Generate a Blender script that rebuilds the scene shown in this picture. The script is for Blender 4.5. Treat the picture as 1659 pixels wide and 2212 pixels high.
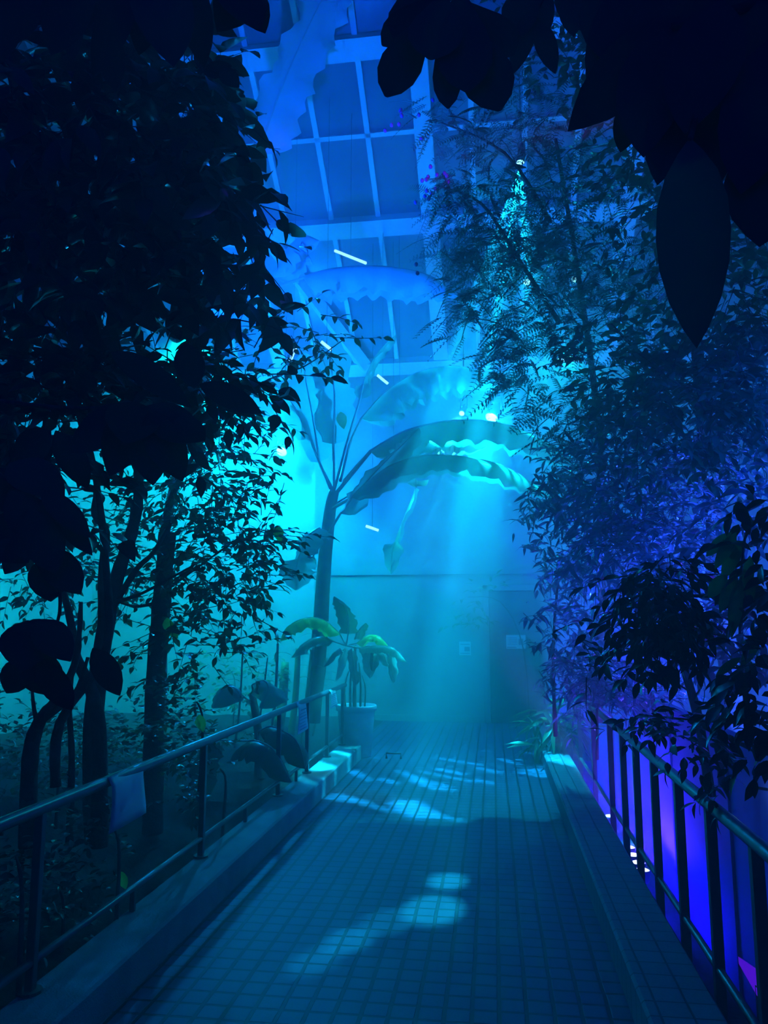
import bpy, math, random
from mathutils import Vector, Matrix, Quaternion
D = bpy.data; S = bpy.context.scene
for o in list(D.objects): D.objects.remove(o)
COL = S.collection
PI = math.pi

# ------------------------------------------------------------------ camera
W, H, F = 1659.0, 2212.0, 1659.0
PITCH, YAW, CZ = math.radians(8.367), math.radians(7.994), 1.55
cam = D.objects.new('camera', D.cameras.new('camera')); COL.objects.link(cam)
cam.location = (0, 0, CZ); cam.rotation_euler = (PI/2 + PITCH, 0, YAW)
cam.data.sensor_fit = 'VERTICAL'; cam.data.sensor_height = 36.0
cam.data.lens = F * 36.0 / H
cam.data.clip_start = 0.05; cam.data.clip_end = 200
S.camera = cam

# ------------------------------------------------------------------ world, exposure, render behaviour
w = D.worlds.new('night'); S.world = w; w.use_nodes = True
bg = w.node_tree.nodes['Background']
bg.inputs[0].default_value = (0.0, 0.006, 1.0, 1); bg.inputs[1].default_value = 0.16
S.view_settings.view_transform = 'Standard'; S.view_settings.look = 'None'
S.view_settings.exposure = 0.0; S.view_settings.gamma = 1.0; S.view_settings.use_curve_mapping = False
cy = S.cycles
cy.max_bounces = 3; cy.diffuse_bounces = 2; cy.glossy_bounces = 2; cy.transmission_bounces = 3
cy.transparent_max_bounces = 6; cy.volume_bounces = 0
cy.caustics_reflective = False; cy.caustics_refractive = False
cy.use_denoising = True

HAZE_DENSITY, HAZE_G = 0.095, 0.3
CYAN, TEAL, BLUE, DEEP, VIOLET = (.004, .50, .74), (.002, .74, .80), (.002, .10, 1), (.02, .01, 1), (.06, 0, 1)

def P(px, py, Y=None, X=None, Z=None):
    """the place in the greenhouse that a direction of view meets at a given distance"""
    u = (px - W/2)/F; v = (H/2 - py)/F
    f = math.cos(PITCH) - v*math.sin(PITCH); z = math.sin(PITCH) + v*math.cos(PITCH)
    x = u*math.cos(YAW) - f*math.sin(YAW); y = u*math.sin(YAW) + f*math.cos(YAW)
    s = Y/y if Y is not None else (X/x if X is not None else (Z-CZ)/z)
    return Vector((x*s, y*s, CZ + z*s))

# ------------------------------------------------------------------ object helpers
def props(o, label=None, cat=None, group=None, kind=None):
    if label: o['label'] = label
    if cat: o['category'] = cat
    if group: o['group'] = group
    if kind: o['kind'] = kind
    return o
def thing(name, label, cat, loc=(0, 0, 0), group=None):
    o = D.objects.new(name, None); COL.objects.link(o); o.location = loc; o.empty_display_size = .1
    return props(o, label, cat, group)

class MB:
    def __init__(s): s.v = []; s.f = []; s.m = []; s.keep = None
    def quad(s, a, b, c, d, m=0):
        n = len(s.v); s.v += [tuple(a), tuple(b), tuple(c), tuple(d)]; s.f.append((n, n+1, n+2, n+3)); s.m.append(m)
    def box(s, x0, x1, y0, y1, z0, z1, bev=0.0, m=0):
        b = min(bev, (x1-x0)/3, (y1-y0)/3, (z1-z0)/3)
        if b <= 0:
            n = len(s.v)
            s.v += [(x, y, z) for z in (z0, z1) for x, y in ((x0, y0), (x1, y0), (x1, y1), (x0, y1))]
            for q in ((3,2,1,0), (4,5,6,7), (0,1,5,4), (1,2,6,5), (2,3,7,6), (3,0,4,7)):
                s.f.append(tuple(n+i for i in q)); s.m.append(m)
            return
        rings = [(z0, b), (z0+b, 0), (z1-b, 0), (z1, b)]
        n = len(s.v)
        for z, i in rings:
            X0, X1, Y0, Y1 = x0+i, x1-i, y0+i, y1-i
            k = b if i == 0 else b*.3
            s.v += [(X0+k, Y0, z), (X1-k, Y0, z), (X1, Y0+k, z), (X1, Y1-k, z), (X1-k, Y1, z), (X0+k, Y1, z), (X0, Y1-k, z), (X0, Y0+k, z)]
        s.f.append(tuple(n+i for i in range(7, -1, -1))); s.m.append(m)
        s.f.append(tuple(n+24+i for i in range(8))); s.m.append(m)
        for r in range(3):
            for i in range(8):
                j = (i+1) % 8
                s.f.append((n+r*8+i, n+r*8+j, n+r*8+8+j, n+r*8+8+i)); s.m.append(m)
    def tube(s, pts, rad, seg=8, cap=True, m=0):
        pts = [Vector(p) for p in pts]
        if not hasattr(rad, '__len__'): rad = [rad]*len(pts)
        n = len(s.v); up = None
        for i, p in enumerate(pts):
            t = (pts[min(i+1, len(pts)-1)] - pts[max(i-1, 0)])
            t = t.normalized() if t.length > 1e-9 else Vector((0, 0, 1))
            if up is None:
                up = Vector((1, 0, 0)) if abs(t.x) < .8 else Vector((0, 1, 0))
            a = (up - t*up.dot(t)).normalized(); b = t.cross(a); up = a
            for k in range(seg):
                c, d = math.cos(2*PI*k/seg)*rad[i], math.sin(2*PI*k/seg)*rad[i]
                s.v.append(tuple(p + a*c + b*d))
        for i in range(len(pts)-1):
            for k in range(seg):
                j = (k+1) % seg
                s.f.append((n+i*seg+k, n+i*seg+j, n+(i+1)*seg+j, n+(i+1)*seg+k)); s.m.append(m)
        if cap:
            s.f.append(tuple(n+k for k in range(seg-1, -1, -1))); s.m.append(m)
            e = n+(len(pts)-1)*seg
            s.f.append(tuple(e+k for k in range(seg))); s.m.append(m)
    def lathe(s, prof, seg=32, c=(0, 0, 0), m=0, close=False):
        n = len(s.v)
        for r, z in prof:
            for k in range(seg):
                a = 2*PI*k/seg; s.v.append((c[0]+r*math.cos(a), c[1]+r*math.sin(a), c[2]+z))
        for i in range(len(prof)-1):
            for k in range(seg):
                j = (k+1) % seg
                s.f.append((n+i*seg+k, n+i*seg+j, n+(i+1)*seg+j, n+(i+1)*seg+k)); s.m.append(m)
    def ball(s, c, r, seg=8, sq=1.0, m=0):
        s.lathe([(r*math.sin(PI*i/6)+1e-4, -r*sq*math.cos(PI*i/6)) for i in range(7)], seg, c, m)
    def leaf(s, p, d, nrm, L, Wd, droop=.25, fold=.25, shape=0, m=0):
        """one leaf: midrib with two lobes folded up from it, bending down to the tip"""
        if s.keep and not s.keep(p, p + d.normalized()*L): return
        prof = LEAF[shape]
        d = d.normalized(); side = d.cross(nrm)
        if side.length < 1e-5: side = d.cross(Vector((.3, .5, .8)))
        side.normalize(); up = side.cross(d)
        n = len(s.v); N = len(prof)
        for i, (t, wd) in enumerate(prof):
            c = p + d*(L*t) - up*(droop*L*t*t)
            h = wd*Wd*.5
            s.v.append(tuple(c - side*h + up*(h*fold))); s.v.append(tuple(c)); s.v.append(tuple(c + side*h + up*(h*fold)))
        for i in range(N-1):
            a = n+i*3
            s.f.append((a, a+1, a+4, a+3)); s.m.append(m)
            s.f.append((a+1, a+2, a+5, a+4)); s.m.append(m)
    def build(s, name, mats, parent=None, smooth=True, loc=None):
        me = D.meshes.new(name); 
        off = Vector(parent.location) if parent is not None and loc is None else Vector(loc or (0, 0, 0))
        if parent is not None and parent.parent is not None: off = off + Vector(parent.parent.location)
        if off.length > 0: vs = [(v[0]-off.x, v[1]-off.y, v[2]-off.z) for v in s.v]
        else: vs = s.v
        me.from_pydata(vs, [], s.f)
        mats = mats if isinstance(mats, (list, tuple)) else [mats]
        for m in mats: me.materials.append(m)
        me.polygons.foreach_set('material_index', s.m)
        if smooth: me.polygons.foreach_set('use_smooth', [True]*len(s.f))
        me.update()
        o = D.objects.new(name, me); COL.objects.link(o)
        if parent is not None: o.parent = parent
        elif loc is not None: o.location = loc
        return o
LEAF = {
 0: [(0, .04), (.12, .55), (.35, 1), (.6, .88), (.82, .5), (1, .02)],            # ovate
 1: [(0, .05), (.2, .5), (.45, 1), (.72, .98), (.9, .62), (1, .05)],             # obovate, blunt
 2: [(0, .05), (.25, .8), (.5, 1), (.75, .65), (1, .02)],                        # lance
 5: [(0, .05), (.12, .22), (.3, .5), (.5, .82), (.68, 1), (.82, .92), (.93, .6), (1, .08)],                   # paddle
 3: [(0, .3), (.5, 1), (1, .1)],                                                  # leaflet
 4: [(0, .03), (.08, .35), (.2, .72), (.35, .95), (.5, 1), (.65, .92), (.8, .68), (.92, .33), (1, .01)],  # large ovate
}

# ------------------------------------------------------------------ materials
def mat(name, base, rough=.5, spec=.5, metal=0, build=None, trans=0.0, tcol=None, emis=None, estr=0):
    m = D.materials.new(name); m.use_nodes = True; nt = m.node_tree
    b = nt.nodes['Principled BSDF']; out = nt.nodes['Material Output']
    b.inputs['Base Color'].default_value = (*base, 1); b.inputs['Roughness'].default_value = rough
    b.inputs['Specular IOR Level'].default_value = spec; b.inputs['Metallic'].default_value = metal
    if emis:
        b.inputs['Emission Color'].default_value = (*emis, 1); b.inputs['Emission Strength'].default_value = estr
    if trans:
        t = nt.nodes.new('ShaderNodeBsdfTranslucent'); t.inputs[0].default_value = (*(tcol or base), 1)
        mx = nt.nodes.new('ShaderNodeMixShader'); mx.inputs[0].default_value = trans
        nt.links.new(b.outputs[0], mx.inputs[1]); nt.links.new(t.outputs[0], mx.inputs[2]); nt.links.new(mx.outputs[0], out.inputs[0])
    if build: build(nt, b)
    return m
def noise_mix(c1, c2, scale=5, detail=5, bump=0.0, bscale=60):
    def f(nt, b):
        N, L = nt.nodes, nt.links
        tc = N.new('ShaderNodeTexCoord')
        n = N.new('ShaderNodeTexNoise'); n.inputs['Scale'].default_value = scale; n.inputs['Detail'].default_value = detail
        L.new(tc.outputs['Object'], n.inputs['Vector'])
        r = N.new('ShaderNodeValToRGB'); r.color_ramp.elements[0].position = .35; r.color_ramp.elements[1].position = .65
        r.color_ramp.elements[0].color = (*c1, 1); r.color_ramp.elements[1].color = (*c2, 1)
        L.new(n.outputs['Fac'], r.inputs[0]); L.new(r.outputs[0], b.inputs['Base Color'])
        if bump:
            n2 = N.new('ShaderNodeTexNoise'); n2.inputs['Scale'].default_value = bscale
            L.new(tc.outputs['Object'], n2.inputs['Vector'])
            bp = N.new('ShaderNodeBump'); bp.inputs['Strength'].default_value = bump; bp.inputs['Distance'].default_value = .01
            L.new(n2.outputs['Fac'], bp.inputs['Height']); L.new(bp.outputs[0], b.inputs['Normal'])
    return f
def tiles(c1, c2, joint, size=.11, mort=.0045, vec='Object'):
    def f(nt, b):
        N, L = nt.nodes, nt.links
        tc = N.new('ShaderNodeTexCoord')
        nz = N.new('ShaderNodeTexNoise'); nz.inputs['Scale'].default_value = 3.0
        L.new(tc.outputs['Object'], nz.inputs['Vector'])
        mxv = N.new('ShaderNodeMix'); mxv.data_type = 'VECTOR'
        sub = N.new('ShaderNodeVectorMath'); sub.operation = 'SCALE'; sub.inputs['Scale'].default_value = .012
        L.new(nz.outputs['Color'], sub.inputs[0])
        add = N.new('ShaderNodeVectorMath'); add.operation = 'ADD'
        L.new(tc.outputs['Object'], add.inputs[0]); L.new(sub.outputs[0], add.inputs[1])
        br = N.new('ShaderNodeTexBrick'); br.offset = 0; br.squash = 1
        br.inputs['Scale'].default_value = 1; br.inputs['Brick Width'].default_value = size; br.inputs['Row Height'].default_value = size
        br.inputs['Mortar Size'].default_value = mort; br.inputs['Mortar Smooth'].default_value = .25
        br.inputs['Color1'].default_value = (*c1, 1); br.inputs['Color2'].default_value = (*c2, 1); br.inputs['Mortar'].default_value = (*joint, 1)
        L.new(add.outputs[0], br.inputs['Vector'])
        n = N.new('ShaderNodeTexNoise'); n.inputs['Scale'].default_value = 90; n.inputs['Detail'].default_value = 3
        L.new(tc.outputs['Object'], n.inputs['Vector'])
        mx = N.new('ShaderNodeMix'); mx.data_type = 'RGBA'; mx.blend_type = 'MULTIPLY'; mx.inputs[0].default_value = .55
        L.new(br.outputs['Color'], mx.inputs[6]); L.new(n.outputs['Fac'], mx.inputs[7]); L.new(mx.outputs[2], b.inputs['Base Color'])
        bp = N.new('ShaderNodeBump'); bp.inputs['Strength'].default_value = .6; bp.inputs['Distance'].default_value = .004; bp.invert = True
        L.new(br.outputs['Fac'], bp.inputs['Height']); L.new(bp.outputs[0], b.inputs['Normal'])
    return f

M = {}
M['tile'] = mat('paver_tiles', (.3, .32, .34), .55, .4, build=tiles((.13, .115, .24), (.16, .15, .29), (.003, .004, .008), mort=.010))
M['kerb'] = mat('kerb_concrete', (.35, .36, .36), .8, .2, build=noise_mix((.30, .31, .32), (.42, .43, .43), 6, 5, .35, 120))
M['kerb_tile'] = mat('kerb_tiles', (.3, .3, .3), .7, .3, build=tiles((.30, .31, .33), (.36, .37, .39), (.05, .06, .07), .115, .005))
M['soil'] = mat('soil', (.03, .03, .025), .95, .1, build=noise_mix((.015, .018, .015), (.06, .06, .045), 14, 6, .8, 35))
M['wall'] = mat('painted_wall', (.5, .55, .55), .75, .2, build=noise_mix((.28, .32, .33), (.38, .41, .42), 1.4, 5))
M['far_wall'] = mat('far_wall_paint', (.22, .25, .28), .75, .2, build=noise_mix((.16, .18, .20), (.30, .32, .33), .9, 5))
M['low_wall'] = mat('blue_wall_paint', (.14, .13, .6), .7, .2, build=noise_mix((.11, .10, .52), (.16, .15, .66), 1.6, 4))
M['white_frame'] = mat('white_glazing_bar', (.75, .78, .8), .5, .4)
M['pane'] = mat('window_pane', (.10, .13, .2), .25, .5, build=noise_mix((.10, .13, .20), (.17, .2, .28), 1.2, 3))
M['rail'] = mat('painted_rail', (.06, .07, .08), .32, .6, build=noise_mix((.045, .055, .06), (.08, .09, .1), 12, 4))
M['paper'] = mat('laminated_paper', (.72, .76, .8), .4, .5)
M['ink'] = mat('printed_ink', (.15, .18, .25), .6, .2)
M['dark_door'] = mat('door_paint', (.07, .08, .1), .5, .4, build=noise_mix((.06, .07, .09), (.09, .1, .12), 2, 4))
M['bark'] = mat('bark', (.09, .08, .06), .9, .15, build=noise_mix((.05, .05, .04), (.15, .14, .11), 18, 6, .7, 45))
M['stem'] = mat('green_stem', (.16, .24, .12), .5, .4, build=noise_mix((.11, .19, .08), (.24, .3, .16), 9, 4))
M['pot'] = mat('pale_pot', (.55, .6, .66), .55, .4, build=noise_mix((.48, .53, .6), (.62, .66, .7), 5, 5))
M['metal'] = mat('black_housing', (.03, .03, .035), .4, .5)
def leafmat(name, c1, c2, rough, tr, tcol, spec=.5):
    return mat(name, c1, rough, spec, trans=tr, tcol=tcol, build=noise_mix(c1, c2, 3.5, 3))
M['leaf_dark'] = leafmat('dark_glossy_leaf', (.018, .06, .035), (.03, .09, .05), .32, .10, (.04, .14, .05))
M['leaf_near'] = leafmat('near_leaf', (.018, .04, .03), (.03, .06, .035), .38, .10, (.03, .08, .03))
M['leaf_mid'] = leafmat('mid_leaf', (.04, .15, .08), (.07, .22, .10), .35, .30, (.06, .30, .10))
M['leaf_olive'] = leafmat('olive_leaf', (.06, .16, .08), (.08, .19, .1), .45, .2, (.06, .2, .06))
M['leaf_fern'] = leafmat('feathery_leaf', (.05, .16, .14), (.08, .22, .20), .4, .25, (.06, .26, .16))
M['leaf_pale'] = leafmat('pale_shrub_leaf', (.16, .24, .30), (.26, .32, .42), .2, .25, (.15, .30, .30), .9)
M['leaf_green'] = leafmat('bright_green_leaf', (.08, .30, .08), (.12, .42, .10), .3, .35, (.10, .5, .10))
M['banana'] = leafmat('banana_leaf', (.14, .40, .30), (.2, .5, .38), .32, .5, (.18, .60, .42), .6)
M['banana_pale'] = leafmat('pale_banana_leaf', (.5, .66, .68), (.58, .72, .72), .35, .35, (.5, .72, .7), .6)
M['banana_lit'] = leafmat('brightened_banana_leaf', (.5, .62, .6), (.6, .68, .64), .35, .6, (.7, .85, .8), .6)  # lit copy of the banana leaf, brightness put into a paler colour
M['banana_rib'] = mat('banana_midrib', (.35, .5, .38), .4, .5)
M['yellow_leaf'] = leafmat('yellowing_leaf', (.4, .75, .15), (.5, .85, .2), .4, .4, (.4, .9, .15))
M['berry'] = mat('berry', (.6, .02, .9), .25, .6)
M['berry2'] = mat('violet_petal', (.9, .1, .7), .5, .3)
M['lens'] = mat('lamp_lens', (.5, .6, .6), .2, .5, emis=(.3, .95, 1), estr=5)
M['lens_violet'] = mat('uplight_lens', (.5, .5, .7), .2, .5, emis=(.6, .75, 1), estr=4)
M['violet_glow'] = mat('violet_glow', (.2, .1, .6), .3, .5, emis=(.10, .003, .85), estr=.9)  # self-glow of the added violet wedge
M['glint'] = mat('leaf_glint', (.5, .6, .7), .3, .5, emis=(.35, .8, 1), estr=3)  # self-glow of the added leaf glints
hz = D.materials.new('haze'); hz.use_nodes = True
nt = hz.node_tree; nt.nodes.remove(nt.nodes['Principled BSDF'])
vs = nt.nodes.new('ShaderNodeVolumeScatter'); vs.inputs['Color'].default_value = (1, 1, 1, 1)
vs.inputs['Density'].default_value = HAZE_DENSITY; vs.inputs['Anisotropy'].default_value = HAZE_G
nt.links.new(vs.outputs[0], nt.nodes['Material Output'].inputs['Volume'])
M['haze'] = hz

# ------------------------------------------------------------------ lights (each lives in its fixture)
def stage_lamp(loc, aim, colour, power, cone, blend=.4, size=.09, label='', lens=None, group=None, soft=.05, arm=True):
    loc = Vector(loc); d = (Vector(aim)-loc).normalized()
    t = thing('stage_lamp', label, 'lamp', loc, group)
    h = MB(); h.tube([loc - d*.26, loc - d*.24, loc - d*.06, loc - d*.01, loc], [size*.55, size*.9, size, size*1.08, size*1.08], 20)
    h.build('housing', M['metal'], t)
    l = MB(); l.tube([loc + d*.001, loc + d*.008, loc + d*.012], [size*.95, size*.9, size*.6], 20); l.build('lens', lens or M['lens'], t)
    if arm:
        b = MB(); side = d.cross(Vector((0, 0, 1))).normalized()
        c = loc - d*.14
        b.tube([c + side*size*1.2, c + side*size*1.2 + Vector((0, 0, .16)), c - side*size*1.2 + Vector((0, 0, .16)), c - side*size*1.2], .008, 6)
        top = 6.0 + (12.8-c.y)*math.tan(math.radians(32.6)) - .03
        b.tube([c + Vector((0, 0, .16)), Vector((c.x, c.y, top))], .009, 6)
        b.build('bracket', M['metal'], t)
    elif loc.z < 2.2:
        b = MB(); c = loc - d*.14; b.tube([c - Vector((0, 0, size*.8)), Vector((c.x, c.y, -.5))], .012, 6); b.build('stand', M['metal'], t)
    ld = D.lights.new('beam', 'SPOT'); ld.energy = power; ld.color = colour; ld.spot_size = math.radians(cone); ld.spot_blend = blend
    ld.shadow_soft_size = soft
    lo = D.objects.new('beam', ld); COL.objects.link(lo); lo.parent = t
    lo.location = d*.06; lo.rotation_euler = d.to_track_quat('-Z', 'Y').to_euler()
    return t
LMAIN = P(1062, 902, Y=10.4)
mainlamp = stage_lamp(LMAIN, (-1.6, 7.9, .3), (.003, .50, .70), 3500, 70, .9, label='cyan stage lamp glaring just above the arching banana leaf', size=.09, soft=.02)
def spill(lamp, energy, colour, off):
    ld = D.lights.new('spill', 'POINT'); ld.energy = energy; ld.color = colour; ld.shadow_soft_size = .06
    lo = D.objects.new('spill', ld); COL.objects.link(lo); lo.parent = lamp; lo.location = off
spill(mainlamp, 620, (.003, .34, .84), (-.05, -.14, -.08))
leftlamp = stage_lamp((-3.3, 11.7, 4.3), (-3.6, 8.4, .8), (.003, .5, .75), 450, 84, .9, label='cyan stage lamp on the far wall behind the left trees')
spill(leftlamp, 1500, (.002, .24, .90), (.02, -.2, 0))
leaf_fill = LMAIN + Vector((-.42, .30, .16))
stage_lamp(leaf_fill, P(962, 962, Y=10.03), (.06, .9, 1), 2400, 28, .5, label='small cyan lamp added above the arch, brightening the banana leaf from behind', size=.04)  # added lamp that makes the bright patch on the leaf
stage_lamp((-3.6, 8.6, 5.2), (-5.6, 12.8, 1.4), (.002, .90, .84), 5400, 100, .7, label='teal stage lamp washing the far wall behind the left trees')
stage_lamp((-2.4, 5.7, 4.0), (-1.2, 9.2, 7.4), (.001, .075, .95), 3700, 100, .7, label='blue stage lamp pointed up at the glass roof')
stage_lamp((3.0, 4.3, .1), (2.0, 7.4, 2.5), (.02, .08, 1), 6500, 80, .6, label='blue stage lamp low in the right planting bed outside the handrail')
stage_lamp((3.0, 3.6, 2.9), (-1.1, 7.8, 1.9), (.0, .06, 1), 550, 62, .8, label='added blue fill lamp hung high outside the right handrail facing the path')  # added out-of-view wash that turns path and pot bluer
stage_lamp((1.2, 4.5, 4.7), P(925, 330, Y=6.3), (.4, 0, .95), 200, 18, .6, label='added unseen violet lamp tinting the berries on the feathery tree', size=.05)  # added hidden spot giving the berries some red light
stage_lamp((2.0, 10.4, -.1), (1.3, 12.8, 1.6), DEEP, 2300, 100, .6, label='deep blue lamp low in the far end of the right bed', size=.06, arm=False)
stage_lamp(P(1225, 775, Y=10.8), (1.0, 4.5, 2.0), (.003, .55, .75), 650, 80, .6, label='small cyan lamp shining through the feathery tree', size=.06)
def extra_beam(lamp, aim, colour, power, cone):
    ld = D.lights.new('beam', 'SPOT'); ld.energy = power; ld.color = colour; ld.spot_size = math.radians(cone); ld.spot_blend = .35; ld.shadow_soft_size = .05
    lo = D.objects.new('beam', ld); COL.objects.link(lo); lo.parent = lamp
    d = (Vector(aim)-lamp.location).normalized(); lo.location = d*.06; lo.rotation_euler = d.to_track_quat('-Z', 'Y').to_euler()
PC = (.004, .50, .80)
pl = stage_lamp((.6, 11.0, 6.6), (-.36, 4.5, 0), PC, 24000, 2.2, .35, label='added narrow beam lamp high behind the main cyan lamp throwing a bright patch on the path', size=.05)  # added lamp, its narrow cones build the bright patch on the path
extra_beam(pl, (-.31, 4.98, 0), PC, 26000, 1.6)
pl = stage_lamp((1.3, 11.0, 6.6), (-.58, 4.3, 0), PC, 12000, 1.7, .35, label='added narrow beam lamp high at the right of the banana arch aimed at the path', size=.05)  # second added lamp, for the slanting arm of that patch
extra_beam(pl, (-.74, 4.02, 0), PC, 22000, 1.5)
extra_beam(pl, (-.86, 3.76, 0), PC, 16000, 1.3)

# added lamp with a slotted mask, shaped to cast crossing streaks on the far path
GL = Vector((.45, 8.9, 7.2))
gl = stage_lamp(GL, (-.35, 8.3, 0), (.003, .53, .90), 66000, 30, .3, label='added masked lamp high in the feathery tree casting crossing streaks on the far path', size=.05, soft=.002)
gd = (Vector((-.35, 8.3, 0))-GL).normalized(); gs = gd.cross(Vector((0, 0, 1))).normalized(); gu = gs.cross(gd)
rnd = random.Random(9); slits = []
for _ in range(46):
    a = rnd.gauss(0, .22) if rnd.random() < .7 else rnd.uniform(-.9, .9)
    slits.append((rnd.uniform(-.042, .042), rnd.uniform(-.06, .06), a, rnd.uniform(.004, .013), rnd.uniform(.0006, .0011)))
for k in range(7): slits.append((-.028+.0042*k, -.028, 1.35, .005, .0013))
b = MB(); slits += [(.02, .045, .1, .014, .004), (-.03, .035, -.2, .010, .004), (-.040, -.035, 1.2, .016, .004), (.0, .058, 0, .03, .003)]
cs = .0008; nx, ny = 120, 168; gc = GL + gd*.28
b.v = [tuple(gc + gs*((i-nx/2)*cs) + gu*((j-ny/2)*cs)) for j in range(ny+1) for i in range(nx+1)]
for j in range(ny):
    for i in range(nx):
        x, y = (i+.5-nx/2)*cs, (j+.5-ny/2)*cs; hole = False
        for sx, sy, a, hl, hw in slits:
            u = (x-sx)*math.cos(a)+(y-sy)*math.sin(a); v = -(x-sx)*math.sin(a)+(y-sy)*math.cos(a)
            if abs(u) < hl and abs(v) < hw: hole = True; break
        if not hole: k = j*(nx+1)+i; b.f.append((k, k+1, k+nx+2, k+nx+1)); b.m.append(0)
for x0, x1, y0, y1 in ((-.11, -nx*cs/2, -.11, .11), (nx*cs/2, .11, -.11, .11), (-nx*cs/2, nx*cs/2, -.11, -ny*cs/2), (-nx*cs/2, nx*cs/2, ny*cs/2, .11)):
    b.quad(gc+gs*x0+gu*y0, gc+gs*x1+gu*y0, gc+gs*x1+gu*y1, gc+gs*x0+gu*y1)
gp = b.build('slotted_mask', M['metal'], gl, False)
b = MB()
for sx in (-1, 1): b.tube([GL + gs*(.05*sx), gc + gs*(nx*cs/2*sx)], .004, 5)
b.build('mask_arm', M['metal'], gl)

# ------------------------------------------------------------------ structure
def struct(name, mb, m, smooth=False):
    o = mb.build(name, m, None, smooth); o['kind'] = 'structure'; return o
YF = 12.8
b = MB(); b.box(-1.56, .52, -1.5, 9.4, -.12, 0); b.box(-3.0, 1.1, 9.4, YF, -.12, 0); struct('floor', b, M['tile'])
b = MB(); b.box(-1.82, -1.56, -1.5, 9.45, -.2, .16, .012); struct('trim_1', b, M['kerb'])
b = MB(); b.box(.52, .80, -1.5, 11.2, -.6, .16, .012); struct('trim_2', b, M['kerb_tile'])
def bumpy_ground(name, x0, x1, y0, y1, z, amp, seed):
    rnd = random.Random(seed); b = MB(); nx, ny = int((x1-x0)/.25)+1, int((y1-y0)/.25)+1
    for j in range(ny+1):
        for i in range(nx+1):
            e = 0 if i in (0, nx) or j in (0, ny) else 1
            b.v.append((x0+(x1-x0)*i/nx, y0+(y1-y0)*j/ny, z + e*amp*rnd.random()))
    for j in range(ny):
        for i in range(nx):
            a = j*(nx+1)+i; b.f.append((a, a+1, a+nx+2, a+nx+1)); b.m.append(0)
    return struct(name, b, M['soil'], True)
bumpy_ground('ground_left', -7, -1.8, -1.5, YF, .0, .12, 1)
bumpy_ground('ground_right', .8, 6.2, -1.5, YF, -.52, .05, 2)
b = MB(); b.box(-7.2, -7.0, -1.5, YF, 0, 6.1); struct('wall_left', b, M['wall'])
b = MB(); b.box(6.2, 6.4, -1.5, YF, -.6, 6.1); struct('wall_right', b, M['wall'])
b = MB(); b.box(-7.2, -3.0, YF, YF+.2, -.1, 6.1); struct('wall_back', b, M['wall'])
b = MB(); b.box(-3.0, 6.4, YF, YF+.2, -.6, 6.1); b.box(-3.0, 6.4, YF-.05, YF, 2.38, 2.46); b.box(-3.0, 1.1, YF-.03, YF, 0, .1); struct('wall_far', b, M['far_wall'])
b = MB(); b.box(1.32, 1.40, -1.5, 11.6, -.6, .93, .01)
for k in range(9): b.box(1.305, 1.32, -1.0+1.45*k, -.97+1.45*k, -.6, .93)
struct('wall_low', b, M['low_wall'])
# glazed roof: leans over the path from the far wall toward the viewer
SL = math.radians(32.6); c_, s_ = math.cos(SL), math.sin(SL)
def R(x, t, n=0.0): return Vector((x, YF - t*c_ - n*s_, 6.02 + t*s_ - n*c_))   # t up the slope, n toward the room
def rbox(b, x0, x1, t0, t1, n0, n1):
    p = [R(x, t, n) for n in (n0, n1) for x, t in ((x0, t0), (x1, t0), (x1, t1), (x0, t1))]
    k = len(b.v); b.v += [tuple(q) for q in p]
    for q in ((0,1,2,3), (7,6,5,4), (4,5,1,0), (5,6,2,1), (6,7,3,2), (7,4,0,3)): b.f.append(tuple(k+i for i in q)); b.m.append(0)
def roof_t(px, py):
    o = Vector((0, 0, CZ)); d = P(px, py, Y=10)-o; n = Vector((0, -s_, -c_)); p0 = R(0, 0)
    q = o + d*((p0-o).dot(n)/d.dot(n)); return q.x, (q-p0).dot(Vector((0, -c_, s_)))
xs = [roof_t(*p)[0] for p in ((668, 200), (783, 200), (940, 600), (1043, 500))]
ts = [roof_t(780, y)[1] for y in (780, 665, 485, 291, 97)]
step = xs[1]-xs[0]
T1 = 12.0
b = MB(); rbox(b, -7.0, 6.2, 0, T1, -.03, -.01); roof = struct('ceiling', b, M['pane'])
k = 0
b = MB()
for i in range(-9, 8):
    x = xs[0] + step*i
    if -7 < x < 6.2: rbox(b, x-.035, x+.035, .0, T1, -.01, .05)
t = ts[3]
rbox(b, -7, 6.2, t-.03, t+.03, 0, .05)
for t in (ts[3]+2*(ts[3]-ts[2]),): rbox(b, -7, 6.2, t-.03, t+.03, 0, .05)
struct('trim_3', b, M['white_frame'])
b = MB()
for t in (ts[2], ts[4], 2*ts[4]-ts[2], .06): rbox(b, -7, 6.2, t-.13, t+.13, -.005, .16)
for x in (xs[2], xs[2]-4*step, xs[2]+4*step): rbox(b, x-.12, x+.12, 0, T1, -.005, .13)
struct('trim_4', b, M['white_frame'])
# hip rafter that crosses the glazing on the left
b = MB(); p0, p1 = R(xs[0]+.15, .1, .1), R(xs[0]-2.2, 5.2, .1); b.tube([p0, p1], .13, 4); struct('trim_5', b, M['white_frame'])

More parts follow.
